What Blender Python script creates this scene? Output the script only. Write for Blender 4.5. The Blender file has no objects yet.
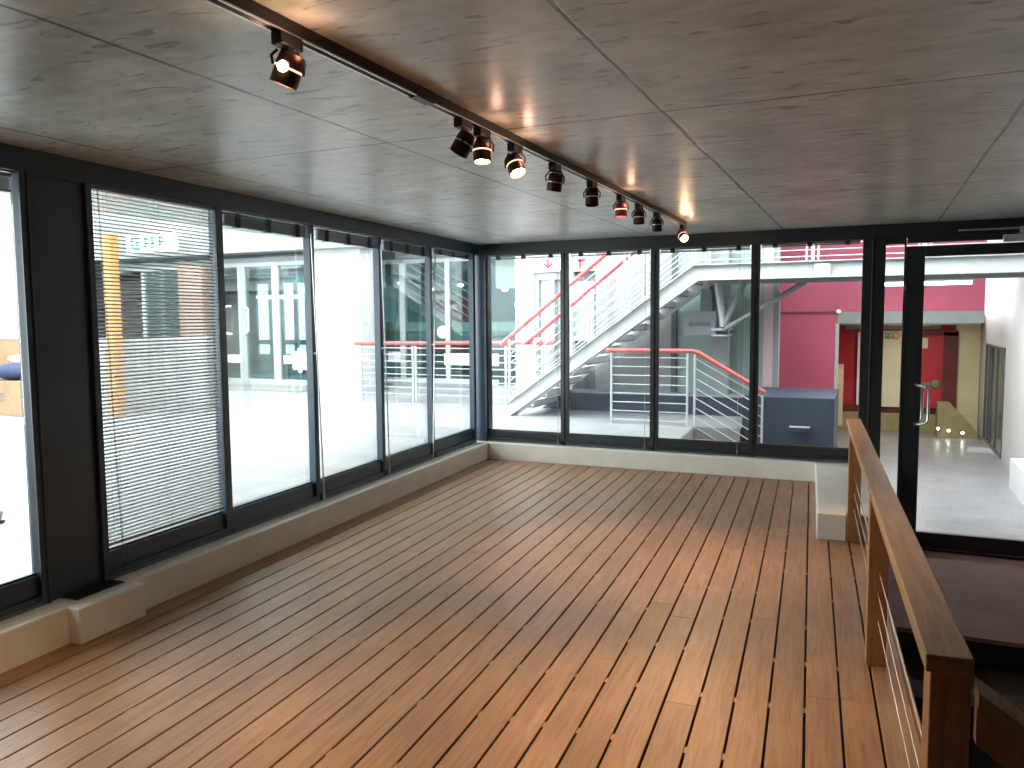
import bpy, math, random
from mathutils import Vector, Matrix
random.seed(7)
S = bpy.context.scene
COL = S.collection
# ------------------------------------------------------------------ camera, sky, exposure
cam = bpy.data.objects.new('camera', bpy.data.cameras.new('camera'))
COL.objects.link(cam); S.camera = cam
cam.data.sensor_width = 36.0; cam.data.lens = 800.0 / 1024.0 * 36.0
cam.data.clip_start = 0.05; cam.data.clip_end = 300
cam.matrix_world = Matrix(((0.912847,-0.026269,0.407456,0.0),(0.408227,0.077863,-0.909554,0.0),(-0.007833,0.996618,0.081801,1.62),(0,0,0,1)))
S.view_settings.view_transform = 'Standard'; S.view_settings.look = 'None'
S.view_settings.gamma = 1.0; S.view_settings.use_curve_mapping = False
S.view_settings.exposure = 1.12
world = bpy.data.worlds.new('overcast_sky'); S.world = world; world.use_nodes = True
wbg = world.node_tree.nodes['Background']
wbg.inputs[0].default_value = (0.90, 0.97, 1.0, 1); wbg.inputs[1].default_value = 4.6
S.cycles.max_bounces = 10; S.cycles.diffuse_bounces = 5; S.cycles.transparent_max_bounces = 24
S.cycles.caustics_reflective = False; S.cycles.caustics_refractive = False
S.cycles.sample_clamp_indirect = 6.0

# ------------------------------------------------------------------ materials
def newmat(name):
    m = bpy.data.materials.new(name); m.use_nodes = True
    nt = m.node_tree; return m, nt, nt.nodes['Principled BSDF']
def solid(name, col, rough=0.5, metal=0.0, spec=0.5, var=0.0, scale=8.0, stretch=(1, 1, 1), bump=0.0):
    m, nt, p = newmat(name)
    p.inputs['Base Color'].default_value = (*col, 1); p.inputs['Roughness'].default_value = rough
    p.inputs['Metallic'].default_value = metal; p.inputs['Specular IOR Level'].default_value = spec
    if var or bump:
        tc = nt.nodes.new('ShaderNodeTexCoord'); mp = nt.nodes.new('ShaderNodeMapping')
        mp.inputs['Scale'].default_value = stretch
        nz = nt.nodes.new('ShaderNodeTexNoise'); nz.inputs['Scale'].default_value = scale; nz.inputs['Detail'].default_value = 5
        nt.links.new(tc.outputs['Object'], mp.inputs[0]); nt.links.new(mp.outputs[0], nz.inputs['Vector'])
        if var:
            cr = nt.nodes.new('ShaderNodeValToRGB'); cr.color_ramp.elements[0].position = 0.3; cr.color_ramp.elements[1].position = 0.7
            cr.color_ramp.elements[0].color = (*[c * (1 - var) for c in col], 1)
            cr.color_ramp.elements[1].color = (*[min(1, c * (1 + var)) for c in col], 1)
            nt.links.new(nz.outputs[0], cr.inputs[0]); nt.links.new(cr.outputs[0], p.inputs['Base Color'])
        if bump:
            b = nt.nodes.new('ShaderNodeBump'); b.inputs['Strength'].default_value = bump; b.inputs['Distance'].default_value = 0.01
            nt.links.new(nz.outputs[0], b.inputs['Height']); nt.links.new(b.outputs[0], p.inputs['Normal'])
    return m
def emit(name, col, s):
    m, nt, p = newmat(name); p.inputs['Base Color'].default_value = (*col, 1)
    p.inputs['Emission Color'].default_value = (*col, 1); p.inputs['Emission Strength'].default_value = s
    return m
def glassmat(name, tint=(0.93, 0.97, 0.96), refl=1.0, rough=0.0):
    m, nt, p = newmat(name); nt.nodes.remove(p)
    out = nt.nodes['Material Output']; tr = nt.nodes.new('ShaderNodeBsdfTransparent'); tr.inputs[0].default_value = (*tint, 1)
    gl = nt.nodes.new('ShaderNodeBsdfGlossy'); gl.inputs['Roughness'].default_value = rough
    fr = nt.nodes.new('ShaderNodeFresnel'); fr.inputs[0].default_value = 1.45
    ml = nt.nodes.new('ShaderNodeMath'); ml.operation = 'MULTIPLY'; ml.inputs[1].default_value = refl; ml.use_clamp = True
    mx = nt.nodes.new('ShaderNodeMixShader')
    nt.links.new(fr.outputs[0], ml.inputs[0]); nt.links.new(ml.outputs[0], mx.inputs[0])
    nt.links.new(tr.outputs[0], mx.inputs[1]); nt.links.new(gl.outputs[0], mx.inputs[2]); nt.links.new(mx.outputs[0], out.inputs[0])
    return m

def math_(nt, op, a, b=None, clamp=False):
    n = nt.nodes.new('ShaderNodeMath'); n.operation = op; n.use_clamp = clamp
    for i, v in enumerate((a, b)):
        if v is None: continue
        if isinstance(v, (int, float)): n.inputs[i].default_value = v
        else: nt.links.new(v, n.inputs[i])
    return n.outputs[0]
def mixc(nt, fac, a, b, mode='MIX'):
    n = nt.nodes.new('ShaderNodeMix'); n.data_type = 'RGBA'; n.blend_type = mode
    for i, v in ((0, fac), (6, a), (7, b)):
        if isinstance(v, tuple): n.inputs[i].default_value = (*v, 1)
        elif isinstance(v, (int, float)): n.inputs[i].default_value = v
        else: nt.links.new(v, n.inputs[i])
    return n.outputs[2]
def noise(nt, vec, scale, detail=4, stretch=None, dist=0.0, rough=0.5):
    if stretch:
        mp = nt.nodes.new('ShaderNodeMapping'); mp.inputs['Scale'].default_value = stretch
        nt.links.new(vec, mp.inputs[0]); vec = mp.outputs[0]
    nz = nt.nodes.new('ShaderNodeTexNoise'); nz.inputs['Scale'].default_value = scale
    nz.inputs['Detail'].default_value = detail; nz.inputs['Distortion'].default_value = dist; nz.inputs['Roughness'].default_value = rough
    nt.links.new(vec, nz.inputs['Vector']); return nz.outputs[0]
def ramp(nt, fac, stops):
    cr = nt.nodes.new('ShaderNodeValToRGB'); e = cr.color_ramp.elements
    while len(e) < len(stops): e.new(0.5)
    for i, (pos, c) in enumerate(stops):
        e[i].position = pos; e[i].color = (*c, 1) if isinstance(c, tuple) else (c, c, c, 1)
    nt.links.new(fac, cr.inputs[0]); return cr.outputs[0]

def concrete_ceiling():
    m, nt, p = newmat('board_marked_concrete')
    tc = nt.nodes.new('ShaderNodeTexCoord'); v = tc.outputs['Object']
    sep = nt.nodes.new('ShaderNodeSeparateXYZ'); nt.links.new(v, sep.inputs[0]); X, Y = sep.outputs[0], sep.outputs[1]
    wob = math_(nt, 'MULTIPLY', math_(nt, 'SUBTRACT', noise(nt, v, 3.0, 4), 0.5), 0.022)
    def line(c, off, pitch, w):
        t = math_(nt, 'DIVIDE', math_(nt, 'SUBTRACT', math_(nt, 'ADD', c, wob), off), pitch)
        f = math_(nt, 'SUBTRACT', t, math_(nt, 'ROUND', t))
        d = math_(nt, 'MULTIPLY', math_(nt, 'ABSOLUTE', f), pitch)
        return math_(nt, 'SUBTRACT', 1.0, math_(nt, 'DIVIDE', d, w), True)
    wv = math_(nt, 'ADD', math_(nt, 'MULTIPLY', noise(nt, v, 2.2, 5), 0.013), 0.0035)
    l1 = line(X, -0.808, 1.341, wv); l2 = line(Y, 3.354, 2.618, wv)
    lines = math_(nt, 'MULTIPLY', math_(nt, 'MAXIMUM', l1, l2), 2.2, True)
    lines = math_(nt, 'MULTIPLY', lines, ramp(nt, noise(nt, v, 5.0, 4), [(0.30, 0.55), (0.5, 1.0)]))
    # each formwork sheet has its own tone
    ix = math_(nt, 'FLOOR', math_(nt, 'DIVIDE', math_(nt, 'SUBTRACT', X, -0.808), 1.341))
    iy = math_(nt, 'FLOOR', math_(nt, 'DIVIDE', math_(nt, 'SUBTRACT', Y, 3.354), 2.618))
    cmb = nt.nodes.new('ShaderNodeCombineXYZ'); nt.links.new(ix, cmb.inputs[0]); nt.links.new(iy, cmb.inputs[1])
    wn = nt.nodes.new('ShaderNodeTexWhiteNoise'); nt.links.new(cmb.outputs[0], wn.inputs['Vector'])
    c = ramp(nt, noise(nt, v, 1.9, 12, rough=0.72), [(0.3, (0.42, 0.47, 0.42)), (0.50, (0.68, 0.74, 0.69)), (0.70, (0.86, 0.92, 0.88))])
    c = mixc(nt, math_(nt, 'MULTIPLY', wn.outputs[0], 0.22), c, (0.44, 0.455, 0.41))
    grain = ramp(nt, noise(nt, v, 9.0, 8, (0.6, 1.5, 1), 0.3, 0.62), [(0.35, 0.80), (0.65, 1.10)])
    c = mixc(nt, 1.0, c, grain, 'MULTIPLY')
    sp = ramp(nt, noise(nt, v, 11.0, 4, (0.55, 1.8, 1), 0.8), [(0.605, 0.0), (0.67, 1.0)])
    c = mixc(nt, math_(nt, 'MULTIPLY', sp, 0.62), c, (0.10, 0.085, 0.06))
    pale = ramp(nt, noise(nt, v, 0.9, 5, (1, 1.6, 1), 0.8), [(0.56, 0.0), (0.7, 1.0)])
    c = mixc(nt, math_(nt, 'MULTIPLY', pale, 0.28), c, (0.86, 0.88, 0.84))
    c = mixc(nt, math_(nt, 'MULTIPLY', lines, 0.95), c, (0.035, 0.030, 0.024))
    nt.links.new(c, p.inputs['Base Color']); p.inputs['Roughness'].default_value = 0.33
    p.inputs['Specular IOR Level'].default_value = 0.75
    b = nt.nodes.new('ShaderNodeBump'); b.inputs['Strength'].default_value = 0.18; b.inputs['Distance'].default_value = 0.006
    nt.links.new(math_(nt, 'SUBTRACT', noise(nt, v, 14, 5), lines), b.inputs['Height']); nt.links.new(b.outputs[0], p.inputs['Normal'])
    return m

def wood(name, dark, mid, light, rot, rough=0.42, island=True, gs=1.0, st=(5.0, 0.35, 5.0)):
    m, nt, p = newmat(name)
    tc = nt.nodes.new('ShaderNodeTexCoord'); mp = nt.nodes.new('ShaderNodeMapping')
    mp.inputs['Rotation'].default_value = (0, 0, rot); nt.links.new(tc.outputs['Object'], mp.inputs[0]); v = mp.outputs[0]
    geo = nt.nodes.new('ShaderNodeNewGeometry')
    if island:
        add = nt.nodes.new('ShaderNodeVectorMath'); add.operation = 'ADD'
        cm = nt.nodes.new('ShaderNodeCombineXYZ'); k = math_(nt, 'MULTIPLY', geo.outputs['Random Per Island'], 37.0)
        nt.links.new(k, cm.inputs[0]); nt.links.new(k, cm.inputs[1]); nt.links.new(v, add.inputs[0]); nt.links.new(cm.outputs[0], add.inputs[1]); v = add.outputs[0]
    g = noise(nt, v, 9.0 * gs, 6, st, 0.9, 0.6)
    c = ramp(nt, g, [(0.28, dark), (0.5, mid), (0.72, light)])
    if island:
        t = ramp(nt, geo.outputs['Random Per Island'], [(0.0, 0.93), (0.5, 0.99), (1.0, 1.06)])
        c = mixc(nt, 1.0, c, t, 'MULTIPLY')
    blot = ramp(nt, noise(nt, v, 1.6, 4), [(0.35, 0.85), (0.65, 1.08)])
    c = mixc(nt, 1.0, c, blot, 'MULTIPLY')
    nt.links.new(c, p.inputs['Base Color']); p.inputs['Roughness'].default_value = rough
    p.inputs['Specular IOR Level'].default_value = 0.4
    b = nt.nodes.new('ShaderNodeBump'); b.inputs['Strength'].default_value = 0.12; b.inputs['Distance'].default_value = 0.004
    nt.links.new(g, b.inputs['Height']); nt.links.new(b.outputs[0], p.inputs['Normal'])
    return m

def tiles(name, col, grout, sx, sy, rough=0.4, var=0.06):
    m, nt, p = newmat(name); tc = nt.nodes.new('ShaderNodeTexCoord')
    br = nt.nodes.new('ShaderNodeTexBrick'); br.offset = 0.5
    br.inputs['Color1'].default_value = (*[c * (1 - var) for c in col], 1); br.inputs['Color2'].default_value = (*[min(1, c * (1 + var)) for c in col], 1)
    br.inputs['Mortar'].default_value = (*grout, 1); br.inputs['Scale'].default_value = 1.0
    br.inputs['Mortar Size'].default_value = 0.006; br.inputs['Brick Width'].default_value = sx; br.inputs['Row Height'].default_value = sy
    nt.links.new(tc.outputs['Object'], br.inputs[0])
    nz = ramp(nt, noise(nt, tc.outputs['Object'], 2.5, 6), [(0.35, 0.86), (0.65, 1.06)])
    nt.links.new(mixc(nt, 1.0, br.outputs[0], nz, 'MULTIPLY'), p.inputs['Base Color'])
    p.inputs['Roughness'].default_value = rough
    return m

SK = math.atan2(0.063, 0.998)
M = {}
M['concrete'] = concrete_ceiling()
M['deck'] = wood('oiled_decking', (0.245, 0.128, 0.062), (0.335, 0.187, 0.094), (0.41, 0.240, 0.128), -SK, 0.44)
M['rail'] = wood('varnished_pine', (0.33, 0.18, 0.072), (0.45, 0.265, 0.11), (0.55, 0.335, 0.15), -SK, 0.38, False)
M['railpost'] = wood('varnished_pine_upright', (0.30, 0.13, 0.05), (0.40, 0.18, 0.07), (0.48, 0.24, 0.10), 0, 0.38, False, 1.0, (5.0, 5.0, 0.35))
M['wire'] = solid('stainless_wire', (0.50, 0.42, 0.36), 0.35, 1.0)
M['timber'] = wood('pale_cabinet_timber', (0.17, 0.10, 0.05), (0.24, 0.15, 0.08), (0.30, 0.20, 0.12), 0, 0.6, False)
M['plaster'] = solid('cream_plaster', (0.84, 0.80, 0.72), 0.7, var=0.05, scale=5, bump=0.1)
M['frame'] = solid('flare_tinted_aluminium', (0.030, 0.058, 0.092), 0.30, 0.0, 0.6, var=0.12, scale=3)  # left frames only: same aluminium, with blue lens-flare veil put into the colour
M['frame_black'] = solid('near_black_aluminium', (0.018, 0.024, 0.028), 0.33, 0.0, 0.6, var=0.12, scale=3)
M['frame_light'] = solid('worn_grey_aluminium', (0.16, 0.19, 0.21), 0.35, 0.6)
M['gasket'] = solid('black_rubber', (0.008, 0.008, 0.009), 0.5)
M['track'] = solid('black_track', (0.008, 0.008, 0.008), 0.4, 0.0)
M['alu'] = solid('bright_aluminium', (0.72, 0.72, 0.72), 0.28, 1.0)
M['lamp'] = solid('dark_bronze_metal', (0.055, 0.032, 0.026), 0.36, 0.75)
M['lampred'] = solid('rosy_anodised_metal', (0.35, 0.09, 0.11), 0.35, 0.7)
M['slat'] = solid('white_metal_slat', (0.36, 0.37, 0.37), 0.4, 0.1)
M['slatgrey'] = solid('grey_metal_slat', (0.20, 0.21, 0.22), 0.4, 0.3)
M['clear'] = glassmat('clear_plastic', (0.8, 0.83, 0.84), 2.0, 0.1)
M['glass'] = glassmat('window_glass', (0.97, 0.99, 0.985), 0.4)
M['shopglass'] = glassmat('shopfront_glass', (0.62, 0.76, 0.76), 0.6)
M['white'] = solid('white_paint', (0.70, 0.70, 0.70), 0.55, var=0.03, scale=2)
M['whitesteel'] = solid('white_painted_steel', (0.50, 0.51, 0.52), 0.35)
M['underside'] = solid('grey_primed_steel', (0.30, 0.31, 0.31), 0.55, var=0.1, scale=4)
M['coral'] = solid('coral_red_handrail_paint', (0.55, 0.10, 0.095), 0.35)
M['crimson'] = solid('dark_red_handrail_paint', (0.45, 0.06, 0.09), 0.4)
M['paving'] = tiles('pale_stone_paving', (0.34, 0.345, 0.35), (0.27, 0.27, 0.27), 0.6, 0.3, 0.45)
M['corridorfloor'] = tiles('pale_stone_tiles', (0.27, 0.275, 0.295), (0.21, 0.21, 0.22), 0.6, 0.3, 0.35)
M['redwall'] = solid('raspberry_painted_plaster', (0.34, 0.055, 0.095), 0.6, var=0.05, scale=1.5)
M['blue'] = solid('slate_blue_paint', (0.034, 0.048, 0.072), 0.55, var=0.12, scale=2.5)
M['greybeam'] = solid('grey_concrete_beam', (0.18, 0.19, 0.18), 0.7, var=0.06)
M['greenglass'] = solid('pale_green_opaque_glass', (0.29, 0.38, 0.35), 0.25, 0, 0.6, var=0.04, scale=1)
M['lightgrey'] = solid('light_grey_render', (0.30, 0.305, 0.30), 0.7, var=0.05, scale=2)
M['midgrey'] = solid('mid_grey_paint', (0.26, 0.27, 0.275), 0.6, var=0.06)
M['darkgrey'] = solid('dark_grey_paint', (0.09, 0.10, 0.105), 0.5)
M['silver'] = solid('silver_frame_paint', (0.48, 0.53, 0.53), 0.4, 0.2)
M['teal'] = solid('dim_teal_interior', (0.12, 0.19, 0.20), 0.6, var=0.2, scale=1.2)
M['brown'] = solid('brown_column_paint', (0.30, 0.20, 0.16), 0.7)
M['orange'] = solid('orange_paint', (0.50, 0.22, 0.06), 0.5)
M['beige'] = solid('beige_board', (0.62, 0.54, 0.44), 0.6)
M['cream'] = solid('cream_yellow_paint', (0.62, 0.58, 0.36), 0.6, var=0.05)
M['creampanel'] = solid('cream_panel', (0.68, 0.65, 0.48), 0.6)
M['shopred'] = solid('deep_red_paint', (0.42, 0.02, 0.03), 0.5, var=0.1)
M['darkred'] = solid('oxblood_paint', (0.12, 0.02, 0.02), 0.5)
M['olive'] = solid('olive_tan_render', (0.33, 0.29, 0.15), 0.7, var=0.1)
M['landing'] = solid('reddish_screed', (0.33, 0.19, 0.165), 0.75, 0, 0.25, var=0.22, scale=2.0)
M['blackcarpet'] = solid('black_rubber_flooring', (0.012, 0.012, 0.012), 0.8)
M['darkroom'] = solid('dark_plaster', (0.10, 0.095, 0.09), 0.8)
M['bluecloth'] = solid('navy_fabric', (0.015, 0.025, 0.07), 0.8, var=0.4, scale=9)
M['brick'] = tiles('whitewashed_blocks', (0.36, 0.36, 0.35), (0.24, 0.24, 0.23), 0.4, 0.12, 0.7, 0.1)
M['signwhite'] = emit('lit_white_sign_panel', (0.95, 1.0, 0.98), 1.1)
M['signgreen'] = solid('sign_green', (0.02, 0.42, 0.25), 0.5)
M['signred'] = solid('sign_red', (0.75, 0.03, 0.08), 0.5)
M['signboard'] = solid('white_sign_board', (0.82, 0.82, 0.82), 0.5)
M['signgrey'] = solid('grey_sign_board', (0.34, 0.35, 0.37), 0.5)
M['signarrow'] = solid('faded_blue_grey_print', (0.19, 0.20, 0.26), 0.5)
M['decal'] = solid('white_frosted_vinyl', (0.85, 0.87, 0.87), 0.6)
M['pendant'] = emit('glowing_pendant_globe', (1.0, 0.98, 0.92), 5.0)
M['tube'] = emit('fluorescent_tube', (0.98, 1.0, 0.96), 6.0)
M['led'] = emit('warm_led', (1.0, 0.94, 0.8), 14.0)
M['bulb'] = emit('halogen_bulb', (1.0, 0.66, 0.34), 45.0)
M['bulbdim'] = emit('dim_rose_bulb', (1.0, 0.45, 0.5), 6.0)
M['slit'] = emit('glowing_vent_slit', (1.0, 0.5, 0.33), 1.1)

# ------------------------------------------------------------------ mesh builder
ID = lambda p: p
OX, OY = -4.011, 8.264
LX, LY = -0.063, 0.998
def W(p):   # along the left wall, inward from it, up
    s, n, z = p
    return (OX + LX * s + LY * n, OY + LY * s - LX * n, z)
class MB:
    def __init__(self, f=ID): self.v, self.f, self.sm, self.t = [], [], [], f
    def add(self, vs, fs, smooth=False):
        b = len(self.v); self.v += [self.t(tuple(p)) for p in vs]
        for q in fs: self.f.append(tuple(i + b for i in q)); self.sm.append(smooth)
        return self
    def box(self, a, b):
        x0, x1 = sorted((a[0], b[0])); y0, y1 = sorted((a[1], b[1])); z0, z1 = sorted((a[2], b[2]))
        vs = [(x0, y0, z0), (x1, y0, z0), (x1, y1, z0), (x0, y1, z0), (x0, y0, z1), (x1, y0, z1), (x1, y1, z1), (x0, y1, z1)]
        return self.add(vs, [(3, 2, 1, 0), (4, 5, 6, 7), (0, 1, 5, 4), (1, 2, 6, 5), (2, 3, 7, 6), (3, 0, 4, 7)])
    def prism(self, poly, d):      # poly of 3D points, extruded by vector d
        n = len(poly); d = Vector(d)
        vs = [tuple(p) for p in poly] + [tuple(Vector(p) + d) for p in poly]
        fs = [tuple(range(n))[::-1], tuple(range(n, 2 * n))] + [(i, (i + 1) % n, n + (i + 1) % n, n + i) for i in range(n)]
        return self.add(vs, fs)
    def xz(self, poly, y0, y1): return self.prism([(x, y0, z) for x, z in poly], (0, y1 - y0, 0))
    def xy(self, poly, z0, z1): return self.prism([(x, y, z0) for x, y in poly], (0, 0, z1 - z0))
    def tube(self, pts, r, n=10, caps=True):
        pts = [Vector(p) for p in pts]; k = len(pts); rr = r if isinstance(r, (list, tuple)) else [r] * k
        vs, fs, up = [], [], None
        for i, p in enumerate(pts):
            d = (pts[min(i + 1, k - 1)] - pts[max(i - 1, 0)]).normalized()
            if up is None: up = Vector((0, 0, 1)) if abs(d.z) < 0.9 else Vector((1, 0, 0))
            a = d.cross(up).normalized(); b = a.cross(d).normalized(); up = b
            for j in range(n):
                t = 2 * math.pi * j / n; vs.append(tuple(p + (a * math.cos(t) + b * math.sin(t)) * rr[i]))
        for i in range(k - 1):
            for j in range(n):
                fs.append((i * n + j, i * n + (j + 1) % n, (i + 1) * n + (j + 1) % n, (i + 1) * n + j))
        self.add(vs, fs, True)
        if caps: self.add(vs[:n], [tuple(range(n))]); self.add(vs[-n:], [tuple(range(n))[::-1]])
        return self
    def ball(self, c, r, n=12, sc=(1, 1, 1)):
        vs, fs = [], []
        for i in range(n + 1):
            ph = math.pi * i / n
            for j in range(n): t = 2 * math.pi * j / n; vs.append((c[0] + r * sc[0] * math.sin(ph) * math.cos(t), c[1] + r * sc[1] * math.sin(ph) * math.sin(t), c[2] + r * sc[2] * math.cos(ph)))
        for i in range(n):
            for j in range(n): fs.append((i * n + j, i * n + (j + 1) % n, (i + 1) * n + (j + 1) % n, (i + 1) * n + j))
        return self.add(vs, fs, True)
    def build(self, name, mat, parent=None, bevel=0, **kw):
        me = bpy.data.meshes.new(name); me.from_pydata(self.v, [], self.f); me.materials.append(mat)
        me.polygons.foreach_set('use_smooth', self.sm); me.update()
        import bmesh
        bm = bmesh.new(); bm.from_mesh(me); bmesh.ops.recalc_face_normals(bm, faces=bm.faces); bm.to_mesh(me); bm.free()
        o = bpy.data.objects.new(name, me); COL.objects.link(o)
        if parent is not None:
            o.parent = parent; o.matrix_parent_inverse = parent.matrix_world.inverted() if False else Matrix.Translation(-parent.location)
        if bevel:
            b = o.modifiers.new('bevel', 'BEVEL'); b.width = bevel; b.segments = 2; b.limit_method = 'ANGLE'
        for k, v in kw.items(): o[k] = v
        return o
def thing(name, label, cat, loc=(0, 0, 0), group=None):
    o = bpy.data.objects.new(name, None); COL.objects.link(o); o.location = loc; o.empty_display_size = 0.1
    o['label'] = label; o['category'] = cat
    if group: o['group'] = group
    return o
def tag(o, label, cat, group=None):
    o['label'] = label; o['category'] = cat
    if group: o['group'] = group
    return o
def sroot(name, loc, label, cat):
    o = bpy.data.objects.new(name, None); COL.objects.link(o); o.location = loc; o.empty_display_size = 0.1
    o['kind'] = 'structure'; o['label'] = label; o['category'] = cat; return o
def struct(o, label, cat): o['kind'] = 'structure'; o['label'] = label; o['category'] = cat; return o

ZC = 2.468     # ceiling
SZ = 0.187     # sill height
G = 0.18       # courtyard level
B = -0.60      # corridor level
# ------------------------------------------------------------------ room shell
# deck: 28 boards along the left wall direction
mb = MB(W); pitch = 0.1396; gap = 0.0105
for k in range(28):
    n0 = k * pitch + (0.004 if k else 0.0); n1 = (k + 1) * pitch - (gap - 0.004)
    far = -0.02 if k < 25 else -2.355
    if k == 25: mb.box((-2.35, n0, -0.022), (-0.02, 3.545, 0))
    cuts = [-9.6]; c = -9.6 + random.uniform(0.9, 2.6)
    while c < far - 0.8: cuts.append(c); c += random.choice((1.8, 2.4, 3.0, 3.6))
    cuts.append(far)
    for a, b in zip(cuts, cuts[1:]):
        e = 0.0004
        mb.box((a + e, n0, -0.022), (b - e, n1, random.uniform(-0.0012, 0.0)))
fl = mb.build('floor', M['deck'], bevel=0.0018)
struct(fl, 'brown timber deck floor of long narrow boards', 'floor')
MB(W).box((-9.6, 0.0, -0.10), (-0.02, 3.546, -0.03)).box((-9.6, 3.49, -0.10), (-2.355, 3.905, -0.03)).build('deck_underlay', M['gasket'], fl)
mb = MB(W)
for k in range(1, 28):      # packers that bridge the gaps over each joist
    s = -9.4 + 0.07
    while s < (-0.1 if k < 25 else -2.4):
        if random.random() < 0.55: mb.box((s - 0.022, k * pitch - gap + 0.003, -0.02), (s + 0.022, k * pitch + 0.005, -0.004))
        s += 0.47
mb.build('joist_packers', M['deck'], fl)
MB(W).box((-9.6, 3.905, B), (-2.355, 3.925, -0.005)).build('deck_fascia', M['deck'], fl)

# upstands
mb = MB(W).box((-9.6, -0.34, B), (0.0, 0.0, SZ)).box((-5.612, -0.02, 0.0), (-5.19, 0.082, SZ))
struct(mb.build('wall_left', M['plaster'], bevel=0.008), 'low cream plastered upstand wall under the left windows', 'wall')
mb = MB().box((-4.40, 8.27, B), (-0.33, 8.60, SZ))
struct(mb.build('wall_back', M['plaster'], bevel=0.008), 'low cream plastered upstand wall under the back windows', 'wall')
mb = MB(W).prism([(-2.345, 3.548, B), (-2.345, 3.748, B), (-2.27, 3.748, B), (-2.27, 3.84, B), (-2.345, 3.84, B), (-2.345, 3.93, B), (-0.02, 4.075, B), (-0.02, 3.548, B)], (0, 0, SZ - B))
struct(mb.build('wall_return', M['plaster'], bevel=0.008), 'low white upstand block beside the first railing post', 'wall')
struct(MB(W).box((-10.6, -0.30, SZ), (-6.84, -0.12, ZC)).build('left_light_blocker', M['darkroom']), 'unseen dark blocker added along the left wall nearest the viewer', 'wall')  # added out of view to keep window light off the foreground
struct(MB().box((-5.6, -2.3, -1.4), (2.6, 8.5, -1.25)).build('sub_floor', M['darkroom']), 'dark ground slab below the raised deck', 'floor')
struct(MB().box((-3.55, -2.2, -1.3), (-3.45, 8.4, B)).build('sub_wall', M['darkroom']), 'dark wall below the left windows', 'wall')
# ceiling slab
mb = MB().box((-5.5, -2.2, ZC), (3.2, 9.1, ZC + 0.35))
struct(mb.build('ceiling', M['concrete']), 'raw grey concrete ceiling slab with formwork joints', 'ceiling')
# unseen sides of the room
struct(MB().box((2.3, -2.0, B - 0.5), (2.5, 8.6, ZC)).build('wall_right', M['darkroom']), 'dark plain wall on the right of the stairwell', 'wall')
struct(MB().box((-5.4, -2.2, B - 0.5), (2.5, -2.0, ZC)).build('wall_rear', M['darkroom']), 'dark plain wall behind the viewer', 'wall')
# landing by the door and the dark steps
struct(MB().box((0.03, 6.19, B - 0.03), (2.3, 8.46, B)).build('landing_floor', M['landing']), 'reddish brown screed landing inside the glass door', 'floor')
mb = MB().box((0.0, 6.20, B - 0.3), (2.3, 8.4, B - 0.03)).box((0.0, 5.50, B - 0.5), (2.3, 6.20, B - 0.19)).box((0.0, 2.0, B - 0.7), (2.3, 5.50, B - 0.38))
struct(mb.build('dark_lower_floor', M['blackcarpet']), 'black flooring stepping down below the landing', 'floor')
mb = MB()
for i in range(4): mb.box((0.36 + 0.28 * i, 0.85, B - 0.3), (0.66 + 0.28 * i, 1.75, -0.17 * (i + 1)))
tag(mb.build('descending_steps', M['blackcarpet']), 'black steps going down beside the near railing post', 'steps')

# ------------------------------------------------------------------ left window wall
NF, NG = -0.14, -0.19
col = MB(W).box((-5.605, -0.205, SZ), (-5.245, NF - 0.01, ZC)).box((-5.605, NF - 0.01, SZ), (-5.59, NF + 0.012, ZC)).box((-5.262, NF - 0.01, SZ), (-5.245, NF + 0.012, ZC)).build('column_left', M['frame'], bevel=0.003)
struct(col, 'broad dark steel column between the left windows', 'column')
MB(W).box((-5.52, -0.165, SZ), (-5.22, -0.037, SZ + 0.006)).build('base_plate', M['gasket'], col)
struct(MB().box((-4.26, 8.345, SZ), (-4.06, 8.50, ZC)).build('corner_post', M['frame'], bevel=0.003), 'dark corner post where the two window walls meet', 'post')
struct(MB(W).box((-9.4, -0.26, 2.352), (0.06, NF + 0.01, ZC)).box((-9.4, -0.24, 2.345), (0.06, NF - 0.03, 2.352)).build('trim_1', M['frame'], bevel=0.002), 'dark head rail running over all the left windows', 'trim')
struct(MB().box((-4.06, 8.33, 2.338), (2.3, 8.47, ZC)).build('trim_2', M['frame_black'], bevel=0.002), 'dark head rail running over the back windows and door', 'trim')
LW = [  # pane start, end (along the wall)
    (-6.75, -5.637, 'far-left window cut by the picture edge'), (-5.212, -4.26, 'left window behind the lowered blind, beside the column'),
    (-4.17, -3.228, 'second left window from the column'), (-3.11, -2.18, 'third left window from the column'),
    (-2.06, -1.155, 'fourth left window from the column'), (-1.03, -0.06, 'narrow-looking left window next to the corner')]
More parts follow.
